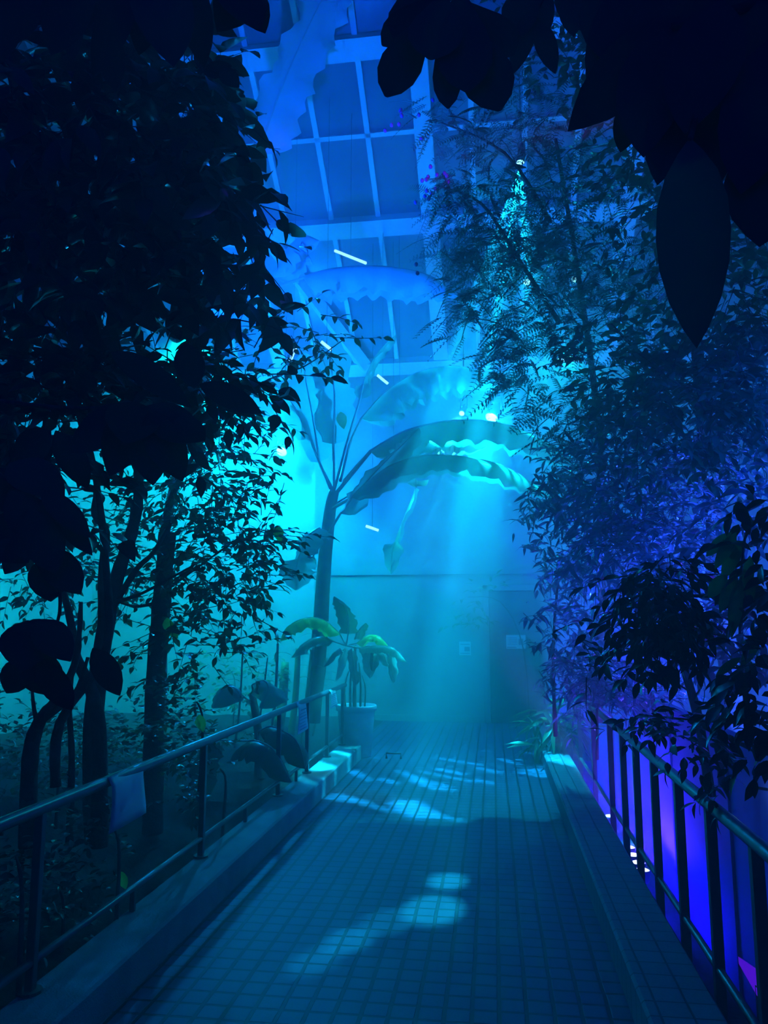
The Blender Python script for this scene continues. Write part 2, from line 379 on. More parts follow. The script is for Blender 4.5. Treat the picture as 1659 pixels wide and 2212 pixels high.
# door and panels of the far wall
b = MB(); b.box(-.06, .94, YF-.07, YF, 0, 2.1, .01); d1 = struct('door_1', b, M['dark_door'])
b = MB()
for x0, x1, z0, z1 in ((-.16, -.06, 0, 2.2), (.94, 1.04, 0, 2.2), (-.16, 1.04, 2.1, 2.2)): b.box(x0, x1, YF-.10, YF, z0, z1, .008)
b.build('door_frame', M['far_wall'], d1, False)
b = MB()
for z0, z1 in ((.2, .9),): 
    for x0, x1 in ((.02, .42), (.48, .86)): b.box(x0, x1, YF-.085, YF-.07, z0, z1, .01)
b.build('door_panel', M['dark_door'], d1, False)
b = MB(); b.tube([(.03, YF-.07, 1.0), (.03, YF-.13, 1.0), (.14, YF-.13, 1.0)], .012, 8); b.build('door_handle', M['rail'], d1)

def flat_sign(name, cx, z0, z1, wd, y, label, marks, cat='sign', group=None):
    t = thing(name, label, cat, (cx, y, z0), group)
    b = MB(); b.box(cx-wd/2, cx+wd/2, y-.012, y, z0, z1, .003); b.build('panel', M['paper'], t, False)
    b = MB()
    for (u0, u1, v0, v1) in marks:
        b.box(cx-wd/2+u0*wd, cx-wd/2+u1*wd, y-.0145, y-.0122, z0+v0*(z1-z0), z0+v1*(z1-z0))
    b.build('print', M['ink'], t, False)
    return t
flat_sign('notice_board', .36, 1.17, 1.39, .31, YF-.07, 'pale landscape notice with a dark square picture on the far door', [(.64, .88, .28, .72), (.05, .52, .07, .14)] + [(.08, .55, .3+.12*i, .335+.12*i) for i in range(5)])
flat_sign('notice_board', -.46, 1.06, 1.28, .19, YF-.001, 'small pale notice with a dark square on the far wall beside the door', [(.45, .9, .3, .62), (.1, .9, .78, .84), (.1, .9, .12, .17)])

# ------------------------------------------------------------------ railings
def railing(x, y0, y1, ztop, zlow, ylow0, ylow1, posts, feet, label, rt=.026, zb=.16, post_w=.017):
    t = thing('path_railing', label, 'railing', (x, posts[0], zb))
    b = MB(); b.tube([(x, y, ztop) for y in [y0+(y1-y0)*i/12 for i in range(13)]], rt, 14); b.build('top_rail', M['rail'], t)
    b = MB(); b.tube([(x, y, zlow) for y in (ylow0, ylow1)], .016, 10); b.build('lower_rail', M['rail'], t)
    for y in posts:
        b = MB(); b.box(x-post_w, x+post_w, y-post_w, y+post_w, zb, ztop-.01, .003); b.lathe([(.001, .012), (.045, .012), (.045, 0), (.001, 0)], 12, (x, y, zb)); b.build('post', M['rail'], t, False)
    for y in feet:
        b = MB(); b.box(x-.012, x+.012, y-.012, y+.012, zb, zlow, .002); b.build('foot', M['rail'], t, False)
    return t
railing(-1.78, -1.3, 9.3, .835, .27, -1.3, 9.2, [-1.2, .6, 1.9, 2.95, 4.7, 6.4, 7.4, 8.3, 9.15], [1.3, 2.4, 3.8, 5.55, 7.0], 'dark painted tube railing along the left kerb, hung with paper sheets')
railing(.86, -1.3, 9.6, .825, .20, -1.3, 9.4, [-.6, .5, 1.5, 2.3, 2.87, 3.43, 3.98, 4.55, 5.1, 5.6, 6.18, 7.2, 8.35, 9.4], [], 'dark painted railing with close uprights along the right kerb', zb=-.5, post_w=.02)

# paper sheets taped to the left rail
def sheet(y, hgt, wd, label, dx, marks=True, lean=0.0):
    x = -1.745+dx; z1 = .86
    t = thing('paper_sheet', label, 'sign', (x, y, z1))
    b = MB(); n = 8
    for i in range(n+1):
        for j in range(7):
            u, v = i/n, j/6
            b.v.append((x + .012*math.sin(v*2.6+u*2) + (.02 if v > .93 else 0)*-1 - lean*(1-v)*.1, y + wd*(u-.5) + .01*(1-v), z1 - hgt*(1-v) + .012*u*(1-v)))
    for i in range(n):
        for j in range(6):
            a = i*7+j; b.f.append((a, a+7, a+8, a+1)); b.m.append(0)
    o = b.build('paper', M['paper'], t)
    so = o.modifiers.new('thickness', 'SOLIDIFY'); so.thickness = .0015
    if marks:
        b = MB()
        for r in range(7):
            v = .12+.1*r; 
            if r == 6: u0, u1, hh = .2, .8, .04
            else: u0, u1, hh = .12, .88-.1*(r % 3), .018
            zz = z1 - hgt*(1-v)
            b.box(x+.0135, x+.0155, y+wd*(u0-.5), y+wd*(u1-.5), zz, zz+hh*hgt)
        b.build('print', M['ink'], t, False)
    return t
sheet(3.62, .25, .36, 'large blank paper sheet taped over the left rail nearest the camera', 0, marks=False)
sheet(7.05, .28, .36, 'printed paper sheet hanging from the left rail just before the pot', 0)
sheet(8.45, .20, .34, 'small paper sheet hanging from the far end of the left rail', 0)

# ------------------------------------------------------------------ uplights in the right bed
for i, (y, lab) in enumerate(((6.30, 'nearest of the four clustered bright uplights'), (6.48, 'second of the four clustered bright uplights'), (6.68, 'third of the four clustered bright uplights'), (6.90, 'farthest of the four clustered bright uplights'), (7.95, 'lone uplight farther along the kerb beyond the cluster of four'))):
    loc = Vector((1.07, y, -.27))
    t = thing('bed_uplight', lab + ', low behind the right railing' if i < 4 else lab, 'lamp', loc)
    b = MB(); b.lathe([(.02, -.25), (.02, -.1), (.05, -.08), (.062, 0), (.058, .006), (.052, -.004)], 16, loc); b.build('housing', M['metal'], t)
    b = MB(); b.lathe([(.001, .016), (.03, .013), (.057, .0)], 16, loc); b.build('lens', M['lens_violet'], t)
    ld = D.lights.new('glow', 'SPOT'); ld.energy = 40; ld.color = (.10, .04, 1); ld.spot_size = math.radians(150); ld.spot_blend = .6; ld.shadow_soft_size = .03
    lo = D.objects.new('glow', ld); COL.objects.link(lo); lo.parent = t; lo.location = (0, 0, .03); lo.rotation_euler = Vector((.25, 0, 1)).to_track_quat('-Z', 'Y').to_euler()
t = thing('fill_strip', 'added blue light strip running low behind the right railing', 'lamp', (1.0, 8.1, -.46))  # added strip that gives the low wall its even blue
b = MB(); b.box(.98, 1.02, 5.4, 10.8, -.5, -.47, .004); b.build('channel', M['metal'], t, False)
ld = D.lights.new('strip_glow', 'AREA'); ld.shape = 'RECTANGLE'; ld.size = .05; ld.size_y = 5.4; ld.energy = 150; ld.color = (.008, .0, 1)
lo = D.objects.new('strip_glow', ld); COL.objects.link(lo); lo.parent = t; lo.location = (0, 0, .01); lo.rotation_euler = (0, math.radians(-122), 0)
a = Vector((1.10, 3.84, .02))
t = thing('violet_wedge', 'small glowing wedge added for a violet-lit patch at the bottom right behind the handrail posts', 'lamp', (a.x, a.y, -.5))  # glowing wedge added in place of a violet-lit patch
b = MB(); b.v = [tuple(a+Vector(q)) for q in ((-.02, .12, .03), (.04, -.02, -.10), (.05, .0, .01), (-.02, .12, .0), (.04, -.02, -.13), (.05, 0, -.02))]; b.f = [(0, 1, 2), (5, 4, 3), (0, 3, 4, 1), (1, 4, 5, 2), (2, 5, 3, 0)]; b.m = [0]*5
b.build('lens', M['violet_glow'], t, False)
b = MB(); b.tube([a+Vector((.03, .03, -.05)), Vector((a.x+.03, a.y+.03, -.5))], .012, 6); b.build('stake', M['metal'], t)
loc = P(1625, 1700, X=1.25)
t = thing('globe_light', 'tiny round white light against the right low wall', 'lamp', loc)
b = MB(); b.ball(loc, .02, 12); b.build('globe', M['lens'], t)
b = MB(); b.tube([loc, loc+Vector((.07, 0, -.01))], .008, 6); b.build('bracket', M['metal'], t)

# added glowing bars standing in for glints on leaf edges
for (x0, y0, x1, y1, Y, lab) in ((722, 541, 792, 569, 9.2, 'long slanted white glint bar added above the drooping banana leaf'),
        (815, 810, 838, 829, 10.5, 'short white glint bar added at the tip of the upright banana leaf'),
        (626, 782, 639, 750, 9.0, 'steep white glint bar added among small leaves left of the banana'),
        (694, 738, 716, 756, 9.0, 'short white glint bar added under the leafy twig at mid left'),
        (1205, 775, 1252, 779, 11.6, 'level white glint bar added in the feathery tree'),
        (838, 996, 862, 1012, 10.8, 'white glint bar added below the blunt banana leaf end'),
        (790, 1136, 818, 1146, 10.8, 'faint white glint bar added low beneath the banana arch'),
        (850, 852, 876, 846, 10.6, 'tiny glint bar added right of the upright banana leaf')):
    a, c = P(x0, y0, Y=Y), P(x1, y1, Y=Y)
    t = thing('glint_bar', lab, 'lamp', a)
    b = MB(); b.tube([a, a+(c-a)*.02, a+(c-a)*.98, c], [.008, .02, .02, .008], 8); b.build('glow_bar', M['glint'], t)
    o2 = Vector((0, .024, .01)); b = MB(); b.tube([a+o2, c+o2], .014, 6); mid = (a+c)/2+o2; b.tube([mid, Vector((mid.x, mid.y, 6.02+(12.8-mid.y)*math.tan(math.radians(32.6))))], .003, 4); b.build('bar_hanger', M['metal'], t)

# ------------------------------------------------------------------ plants
def rdir(rnd): 
    z = rnd.uniform(-1, 1); a = rnd.uniform(0, 2*PI); r = math.sqrt(1-z*z); return Vector((r*math.cos(a), r*math.sin(a), z))
def inblob(rnd, bl):
    px, py, Y, rx, ry, rY = bl[:6]
    while True:
        a, b_, c = rnd.uniform(-1, 1), rnd.uniform(-1, 1), rnd.uniform(-1, 1)
        if a*a+b_*b_+c*c <= 1: break
    return P(px+a*rx, py+b_*ry, Y=max(.6, Y+c*rY))
def twiggery(fol, twg, rnd, blobs, L, Wd, gap, tl, shape=0, droop=.3, leafdroop=.3, clump=0, twr=.003, fold=.25, wl=0.0):
    """many twigs inside the blobs, each carrying alternate leaves"""
    for bl in blobs:
        n = bl[6]; c = P(bl[0], bl[1], Y=bl[2])
        for _ in range(n):
            p = inblob(rnd, bl)
            d = ((p-c).normalized()*.7 + rdir(rnd)*.9); d.z = d.z*.6 - droop; d.normalize()
            ln = tl*rnd.uniform(.6, 1.3); m = max(2, int(ln/gap)); pts = [p]
            q = p.copy()
            for i in range(m):
                d = (d + rdir(rnd)*.12 + Vector((0, 0, -droop*.15))).normalized(); q = q + d*(ln/m); pts.append(q)
                side = d.cross(Vector((0, 0, 1)))
                if side.length < .1: side = Vector((1, 0, 0))
                side.normalize(); s = 1 if i % 2 else -1
                ll = L*rnd.uniform(.65, 1.25)
                if clump and i < m-2: continue
                for k in range(clump or 1):
                    if clump:
                        a = rnd.uniform(0, 2*PI); ld = (d*.6 + side*math.cos(a) + side.cross(d)*math.sin(a)).normalized()
                    else: ld = (d*.55 + side*s*.8 + rdir(rnd)*.35).normalized()
                    nr = (Vector((0, 0, 1)) + rdir(rnd)*.7).normalized()
                    fol.leaf(q, ld, nr, ll, Wd*ll/L, leafdroop*rnd.uniform(.3, 1.6), fold, shape)
            if not clump:
                fol.leaf(q, d, Vector((0, 0, 1))+rdir(rnd)*.4, L*.9, Wd*.9, leafdroop, fold, shape)
            if twr and not (fol.keep and not (fol.keep(pts[0], pts[-1]) and fol.keep(pts[len(pts)//2], pts[-1]))): twg.tube([pts[0], pts[len(pts)//2], pts[-1]], [twr, twr*.8, twr*.4], 4, False)
def px_path(pts): return [P(a[0], a[1], Y=a[2]) for a in pts]
def smooth_path(pts, n=4):
    out = []
    for i in range(len(pts)-1):
        p0, p1, p2, p3 = pts[max(i-1, 0)], pts[i], pts[i+1], pts[min(i+2, len(pts)-1)]
        for k in range(n):
            t = k/n
            out.append(.5*((2*p1) + (p2-p0)*t + (2*p0-5*p1+4*p2-p3)*t*t + (3*p1-p0-3*p2+p3)*t*t*t))
    out.append(pts[-1]); return out
def limb(b, pts, r0, r1, n=4, seg=9, rnd=None):
    sp = smooth_path([Vector(p) for p in pts], n); N = len(sp)
    b.tube(sp, [r0+(r1-r0)*i/(N-1) + (rnd.uniform(-.06, .06)*r0 if rnd else 0) for i in range(N)], seg)

def plant(name, label, cat, base, seed, blobs, L, Wd, gap, tl, fm, limbs=(), group=None, foliage='foliage', extra=None, keep=None, **kw):
    rnd = random.Random(seed)
    t = thing(name, label, cat, base, group)
    fol, twg = MB(), MB(); fol.keep = keep
    twiggery(fol, twg, rnd, blobs, L, Wd, gap, tl, **kw)
    fol.build(foliage, fm, t)
    if len(twg.v) > 1500: twg.build('twigs', M['bark'], t)
    for nm, pts, r0, r1 in limbs:
        b = MB(); limb(b, pts, r0, r1, rnd=rnd); b.build(nm, M['bark'], t)
    if extra: extra(t, rnd)
    return t

# --- left side
behind_left_rail = lambda a, c: a.x < -1.9 and c.x < -1.86
def clear_of_low_wall(a, c): return not any((1.22 < q.x < 1.5 and q.z < 1.0) or q.x < .34 + .12*math.sin(7*q.z) + .10*math.sin(11*q.y+3*q.z) or (q.x < .95 and q.z < .95 and q.y < 7) for q in (a, c))
# big broad-leaved tree leaning over the path, close
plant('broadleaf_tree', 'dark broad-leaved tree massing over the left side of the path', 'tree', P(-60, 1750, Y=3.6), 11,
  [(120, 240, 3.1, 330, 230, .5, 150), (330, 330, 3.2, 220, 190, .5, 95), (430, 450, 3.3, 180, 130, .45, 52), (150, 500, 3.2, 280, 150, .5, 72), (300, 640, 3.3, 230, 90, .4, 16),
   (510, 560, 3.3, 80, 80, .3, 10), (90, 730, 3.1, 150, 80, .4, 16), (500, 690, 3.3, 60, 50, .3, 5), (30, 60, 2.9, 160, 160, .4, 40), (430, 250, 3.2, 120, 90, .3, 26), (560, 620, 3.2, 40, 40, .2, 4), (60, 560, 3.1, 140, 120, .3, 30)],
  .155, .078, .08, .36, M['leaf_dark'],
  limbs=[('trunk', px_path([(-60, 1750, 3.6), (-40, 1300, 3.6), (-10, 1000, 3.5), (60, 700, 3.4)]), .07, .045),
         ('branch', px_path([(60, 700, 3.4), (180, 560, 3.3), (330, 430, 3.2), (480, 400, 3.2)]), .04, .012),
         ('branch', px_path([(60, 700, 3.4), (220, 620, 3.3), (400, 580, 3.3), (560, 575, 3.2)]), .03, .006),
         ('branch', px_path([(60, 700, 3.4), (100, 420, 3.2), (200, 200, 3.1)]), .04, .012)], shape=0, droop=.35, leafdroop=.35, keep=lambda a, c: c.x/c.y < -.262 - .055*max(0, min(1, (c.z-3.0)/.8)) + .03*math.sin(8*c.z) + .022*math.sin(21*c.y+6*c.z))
# middle foliage belt at left
plant('broadleaf_shrub', 'dark shrub at mid left in front of the thick pale trunks', 'shrub', P(90, 1780, Y=3.4), 12,
  [(120, 850, 3.2, 230, 100, .4, 75), (60, 960, 3.0, 120, 90, .3, 38), (330, 830, 3.4, 170, 90, .4, 50), (60, 1080, 3.0, 110, 60, .3, 22), (520, 800, 3.5, 70, 60, .3, 12), (400, 790, 3.4, 120, 50, .3, 22)],
  .105, .055, .055, .28, M['leaf_dark'],
  limbs=[('stem', px_path([(120, 1700, 3.4), (130, 1560, 3.4), (230, 1400, 3.4), (225, 1180, 3.4), (205, 1020, 3.4), (170, 880, 3.3)]), .025, .012)], droop=.3)
# big leaf cluster near at (320,930)
def big_leaves(name, label, leaves, twig, base, m, group=None, cat='leafy branch', L4=4):
    t = thing(name, label, cat, base, group); b = MB()
    for (x0, y0, Y0, x1, y1, Y1, wpx, dr, fo) in leaves:
        a, c = P(x0, y0, Y=Y0), P(x1, y1, Y=Y1); d = c-a
        view = (a-Vector((0, 0, CZ))).normalized()
        nr = (-view + Vector((0, 0, .35))).normalized()
        b.leaf(a + Vector((0, 0, .0)), d, nr, d.length, wpx*Y0/F, dr, fo, L4)
    o = b.build('foliage', m, t)
    if twig:
        tw = MB()
        for pts, r0, r1 in twig: limb(tw, px_path(pts), r0, r1, seg=7)
        tw.build('twig', M['bark'], t)
    return t
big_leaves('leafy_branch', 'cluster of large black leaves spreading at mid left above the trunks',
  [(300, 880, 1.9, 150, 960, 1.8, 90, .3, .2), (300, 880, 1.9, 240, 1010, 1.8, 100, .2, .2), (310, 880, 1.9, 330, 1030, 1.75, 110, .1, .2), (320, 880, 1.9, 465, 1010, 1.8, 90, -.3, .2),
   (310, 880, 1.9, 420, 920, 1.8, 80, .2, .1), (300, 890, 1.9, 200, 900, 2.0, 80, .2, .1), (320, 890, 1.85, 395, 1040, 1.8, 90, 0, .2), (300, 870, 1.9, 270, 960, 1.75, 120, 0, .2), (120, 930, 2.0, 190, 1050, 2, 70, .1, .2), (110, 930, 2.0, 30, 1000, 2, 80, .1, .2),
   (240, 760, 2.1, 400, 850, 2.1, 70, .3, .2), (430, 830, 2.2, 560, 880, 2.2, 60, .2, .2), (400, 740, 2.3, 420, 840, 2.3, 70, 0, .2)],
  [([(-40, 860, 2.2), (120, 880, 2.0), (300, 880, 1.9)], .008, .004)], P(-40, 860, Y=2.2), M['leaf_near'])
big_leaves('leafy_branch', 'cluster of large drooping black leaves at the left edge beside the forked trunk',
  [(90, 1060, 1.8, 190, 1150, 1.75, 60, .1, .2), (100, 1070, 1.8, 200, 1220, 1.8, 50, -.25, .15), (60, 1100, 1.8, 120, 1230, 1.75, 100, .1, .2), (40, 1100, 1.8, -20, 1220, 1.8, 90, .1, .2), (90, 1180, 1.8, 175, 1290, 1.8, 85, -.1, .2),
   (20, 1060, 1.8, 110, 1180, 1.8, 100, .2, .1), (100, 1200, 1.8, 110, 1300, 1.8, 90, 0, .2), (-20, 1150, 1.8, 60, 1210, 1.8, 90, .1, .2), (10, 1240, 1.8, 70, 1150, 1.8, 60, .1, .2),
   (20, 1000, 1.9, 130, 1060, 1.8, 100, .1, .2), (-10, 1010, 1.9, 60, 1120, 1.9, 100, .1, .2)],
  [([(-40, 1000, 1.9), (40, 1060, 1.85), (95, 1190, 1.8)], .006, .003)], P(-40, 1000, Y=1.9), M['leaf_near'])
big_leaves('leafy_branch', 'lowest cluster of big black leaves at left with one long curved leaf pointing down',
  [(80, 1350, 1.7, 10, 1410, 1.65, 70, .2, .2), (80, 1340, 1.7, 150, 1420, 1.65, 80, .1, .2), (60, 1340, 1.7, 50, 1450, 1.65, 110, 0, .2), (60, 1420, 1.7, 10, 1500, 1.7, 70, .1, .2), (80, 1420, 1.7, 100, 1500, 1.7, 90, .1, .2),
   (85, 1420, 1.7, 160, 1570, 1.62, 62, -.28, .25), (30, 1370, 1.7, 120, 1370, 1.7, 80, .3, .1), (60, 1450, 1.7, 130, 1440, 1.7, 70, .1, .1), (200, 1400, 2.1, 260, 1500, 2.1, 60, .1, .2)],
  [([(130, 1280, 1.8), (125, 1340, 1.75), (80, 1400, 1.7)], .005, .003)], P(130, 1280, Y=1.8), M['leaf_near'])
# fine-leaved tree with a straight trunk
plant('small_leaf_tree', 'small-leaved tree with a straight post-like trunk at mid left', 'tree', P(335, 1790, Y=5.3)*1.0, 13,
  [(440, 880, 5.2, 130, 90, .5, 42), (510, 1000, 5.2, 90, 80, .4, 26), (400, 1040, 5.3, 150, 100, .5, 80), (330, 1230, 5.2, 190, 120, .6, 66), (480, 1180, 5.1, 120, 110, .5, 80),
   (410, 1390, 5.1, 120, 80, .4, 40), (540, 920, 5.0, 50, 50, .3, 8), (600, 1040, 5.0, 40, 20, .3, 4), (500, 1290, 5.0, 80, 60, .4, 26), (200, 1180, 5.6, 160, 120, .5, 45), (90, 1250, 5.6, 90, 90, .4, 30), (690, 740, 5.0, 50, 30, .2, 9), (650, 700, 4.8, 60, 40, .2, 8), (570, 760, 5.0, 60, 50, .3, 14), (560,1130,5.0,60,60,.3,20)],
  .075, .038, .05, .30, M['leaf_mid'],
  limbs=[('trunk', px_path([(330, 1800, 5.3), (335, 1500, 5.3), (350, 1300, 5.3), (362, 1150, 5.3)]), .075, .062),
         ('branch', px_path([(362, 1180, 5.3), (365, 1090, 5.3), (420, 980, 5.2), (480, 880, 5.2)]), .03, .008),
         ('branch', px_path([(350, 1280, 5.3), (420, 1230, 5.2), (520, 1160, 5.1)]), .014, .004),
         ('branch', px_path([(345, 1300, 5.3), (290, 1310, 5.3), (230, 1290, 5.4)]), .014, .005),
         ('branch', px_path([(480, 880, 5.2), (580, 820, 5.0), (660, 790, 4.9), (740, 735, 4.9)]), .008, .003)], droop=.2)
# forked trunks
def bare_trunks(name, label, base, limbs, group=None, twg=None):
    rnd = random.Random(hash(label) % 1000 if False else len(label)); t = thing(name, label, 'tree', base, group)
    for nm, pts, r0, r1 in limbs:
        b = MB(); limb(b, px_path(pts), r0, r1, rnd=rnd, n=5); b.build(nm, M['bark'], t)
    return t
bare_trunks('forked_tree', 'multi-stemmed tree whose two main stems fork upward behind the left rail', P(215, 1800, Y=4.4),
  [('trunk', [(205, 1820, 4.4), (200, 1600, 4.4), (215, 1440, 4.4), (235, 1320, 4.4)], .06, .05),
   ('branch', [(225, 1380, 4.4), (222, 1250, 4.4), (228, 1150, 4.4), (205, 1110, 4.4), (208, 1050, 4.4), (190, 990, 4.4)], .035, .012),
   ('branch', [(235, 1330, 4.4), (255, 1240, 4.4), (285, 1150, 4.4), (300, 1060, 4.4), (295, 960, 4.4)], .045, .028),
   ('branch', [(245, 1310, 4.4), (295, 1230, 4.4), (330, 1195, 4.3), (370, 1130, 4.3)], .022, .009),
   ('branch', [(250, 1300, 4.4), (310, 1280, 4.3), (420, 1220, 4.3)], .014, .004)])
bare_trunks('dark_leaning_tree', 'dark leaning tree stem behind the left rail crossing the pale wall', P(110, 1790, Y=3.5),
  [('trunk', [(60, 1830, 3.5), (65, 1640, 3.5), (85, 1560, 3.5), (130, 1500, 3.5), (165, 1420, 3.5), (175, 1300, 3.5)], .045, .008), ('branch', [(80, 1570, 3.5), (70, 1500, 3.5), (72, 1440, 3.5)], .012, .004),
   ('branch', [(85, 1560, 3.5), (160, 1500, 3.5), (190, 1420, 3.5)], .018, .008)])
bare_trunks('dark_leaning_tree', 'thick dark stem slanting down to the left rail beside the straight trunk', P(215, 1700, Y=3.9),
  [('trunk', [(215, 1830, 3.9), (215, 1600, 3.9), (200, 1500, 3.9), (165, 1420, 3.9), (150, 1330, 3.9), (120, 1230, 3.9), (70, 1120, 3.9)], .045, .010)])
bare_trunks('bare_sapling', 'thin bare sapling branching low behind the left rail', P(160, 1800, Y=4.2),
  [('trunk', [(150, 1820, 4.2), (155, 1640, 4.2), (150, 1520, 4.2), (160, 1400, 4.2), (150, 1300, 4.2)], .022, .006), ('branch', [(150, 1530, 4.2), (110, 1460, 4.2), (60, 1400, 4.2)], .01, .004), ('branch', [(400, 1500, 4.9), (440, 1460, 4.9), (480, 1440, 4.9)], .008, .004)][:2])
# overhead near leaves, top left
big_leaves('overhanging_branch', 'big dark leaves hanging from overhead at the upper left corner',
  [(290, -60, 1.45, 205, 150, 1.4, 85, .1, .25), (330, -80, 1.4, 375, 145, 1.3, 150, 0, .2), (480, -90, 1.3, 560, 50, 1.3, 130, .1, .2), (500, -60, 1.35, 578, 98, 1.35, 95, -.15, .25), (250, -80, 1.5, 130, 60, 1.5, 110, .1, .2),
   (400, -70, 1.5, 440, 130, 1.5, 90, .1, .2), (60, -60, 1.5, 20, 100, 1.5, 110, 0, .2), (120, -60, 1.6, 160, 130, 1.6, 90, 0, .2), (420, 110, 1.9, 465, 165, 1.9, 40, .1, .2), (475, 150, 1.9, 515, 185, 1.9, 45, .1, .2), (440, 160, 1.9, 500, 140, 1.9, 40, .1, .2),
   (180, -80, 1.4, 110, 120, 1.4, 120, 0, .2), (20, -60, 1.4, -40, 160, 1.4, 130, 0, .2), (220, 40, 1.6, 250, 200, 1.6, 80, 0, .2), (380, -60, 1.4, 350, 60, 1.4, 140, 0, .2),
   (570, -90, 1.35, 470, 60, 1.35, 120, .1, .2), (330, -60, 1.5, 300, 120, 1.5, 90, 0, .2)],
  [([(-60, -60, 1.6), (250, -90, 1.5), (600, -110, 1.3)], .01, .006), ([(400, 0, 1.9), (440, 120, 1.9), (470, 160, 1.9)], .004, .002)], P(-60, -60, Y=1.6), M['leaf_near'])
# lower shrubs behind the left rail
def lowshrub(seed, label, px, py, Y, rx, ry, n, m, L=.05):
    plant('low_shrub', label, 'shrub', P(px, py+ry, Y=Y), seed, [(px, py, Y, rx, ry, .35, n)], L, L*.55, .035, .2, m, droop=-.15, leafdroop=.3, keep=behind_left_rail, limbs=[('stem', px_path([(px, py+ry+60, Y), (px+8, py, Y), (px-5, py-ry*.5, Y)]), .012, .005)])
lowshrub(21, 'dark speckled shrub below the nearest paper sheet', 250, 1840, 3.7, 170, 110, 95, M['leaf_dark'])
lowshrub(22, 'dark low shrub in the bottom left corner of the left bed', 40, 1930, 2.9, 130, 160, 80, M['leaf_dark'])
lowshrub(23, 'bushy shrub under the straight trunk with scattered bright leaves', 430, 1560, 4.9, 110, 90, 110, M['leaf_mid'], .06)
lowshrub(24, 'fine shrub behind the left rail at the foot of the forked stems', 120, 1640, 4.8, 130, 90, 60, M['leaf_mid'], .05)
lowshrub(25, 'dark shrub under the rail beyond the nearest sheet', 480, 1690, 5.2, 90, 60, 40, M['leaf_dark'], .06)

lowshrub(26, 'deep shadowed shrub behind the forked stems at far left', 60, 1640, 6.2, 200, 120, 150, M['leaf_mid'], .07)
lowshrub(27, 'wide dark shrub between the straight trunk and the low banana clump', 330, 1600, 6.6, 160, 90, 120, M['leaf_mid'], .07)
lowshrub(28, 'low ground-hugging plant under the left rail at the nearest post', 130, 1960, 3.6, 160, 90, 110, M['leaf_dark'], .05)
lowshrub(29, 'leafy plant against the far wall behind the pale canes', 500, 1480, 10.5, 110, 70, 60, M['leaf_mid'], .10)
# --- banana plants
def banana_leaf(t, pts, wid, name='leaf', m=None, hang=.9, seed=0, petiole=None, r=.014, fold=None, side_bias=0, tears=True, tipw=.05):
    """midrib points, widths along; blade halves hang from the midrib by angle"""
    rnd = random.Random(seed); sp = smooth_path(pts, 7); N = len(sp)
    b = MB(); segs = 4
    h = [hang + rnd.uniform(-.12, .12) for _ in range(N)]
    for i, p in enumerate(sp):
        t_ = i/(N-1)
        tg = (sp[min(i+1, N-1)]-sp[max(i-1, 0)]).normalized()
        sd = tg.cross(Vector((0, 0, 1)))
        if sd.length < .25: sd = tg.cross(Vector((0, -1, .2)))
        sd.normalize(); up = sd.cross(tg).normalized()
        prof = min(1.0, (t_/.12)**.6 if t_ < .12 else 1) * (1 if t_ < .7 else max(tipw, 1-((t_-.7)/.3)**2))
        wv = wid*prof*(1+.10*math.sin(i*1.7+seed)+rnd.uniform(-.06, .06))
        for k in range(-segs, segs+1):
            u = k/segs; a = h[i]*abs(u)**.8 + .08*math.sin(i*.9+seed)*abs(u)
            b.v.append(tuple(p + sd*(u*wv*math.cos(a)) - up*(abs(u)*wv*math.sin(a))))
    R_ = 2*segs+1; skip = {}
    for i in range(N-1):
        for k in range(2*segs):
            if tears and rnd.random() < .02 and k in (0, 2*segs-1): continue
            a = i*R_+k; b.f.append((a, a+1, a+R_+1, a+R_)); b.m.append(0)
    lf = b.build(name, m or M['banana'], t)
    rb = MB(); full = (smooth_path(petiole + [sp[0]], 5)[:-1] if petiole else []) + sp
    n = len(full); rb.tube(full, [max(.003, r*(1-.85*i/n)) for i in range(n)], 7)
    mr = MB(); mr.v, mr.f, mr.m = rb.v, rb.f, rb.m
    o = mr.build('midrib', M['banana_rib'], lf)
    return lf
def bp(*a): return px_path(a)
t = thing('banana_plant', 'tall banana plant whose long leaves arch over the path', 'plant', P(672, 1560, Y=10.0))
b = MB(); limb(b, bp((672, 1560, 10), (690, 1380, 10), (700, 1230, 10), (712, 1110, 10), (722, 1060, 10)), .12, .07, seg=14); b.build('pseudostem', M['stem'], t)
C0 = bp((722, 1070, 10))[0]
banana_leaf(t, bp((800, 975, 9.8), (870, 935, 9.7), (940, 915, 9.6), (1020, 908, 9.6), (1100, 920, 9.6), (1180, 955, 9.6), (1265, 1015, 9.6)), .34, hang=1.15, seed=1, petiole=bp((722, 1070, 10)), r=.028)
banana_leaf(t, bp((760, 1075, 9.5), (820, 1020, 9.4), (900, 988, 9.3), (980, 985, 9.3), (1060, 998, 9.3), (1130, 1030, 9.3), (1200, 1080, 9.3)), .26, hang=1.05, seed=2, petiole=bp((715, 1100, 10)), r=.024)
banana_leaf(t, bp((780, 905, 10.4), (830, 850, 10.4), (890, 810, 10.4), (960, 792, 10.4), (1030, 800, 10.4), (1090, 835, 10.4)), .42, hang=1.2, seed=3, petiole=bp((735, 1040, 10), (755, 960, 10.2)), r=.022)
banana_leaf(t, bp((778, 862, 9.9), (788, 820, 9.9), (808, 775, 9.9), (835, 742, 9.9), (856, 722, 9.9)), .13, hang=.5, seed=4, petiole=bp((722, 1060, 10), (748, 960, 9.95)), r=.018, tears=False, m=M['banana'])
banana_leaf(t, bp((735, 1110, 9.6), (775, 1060, 9.5), (820, 1010, 9.3), (870, 960, 9.2), (905, 925, 9.1)), .24, hang=.35, seed=5, petiole=bp((705, 1160, 10)), r=.018, tears=False)
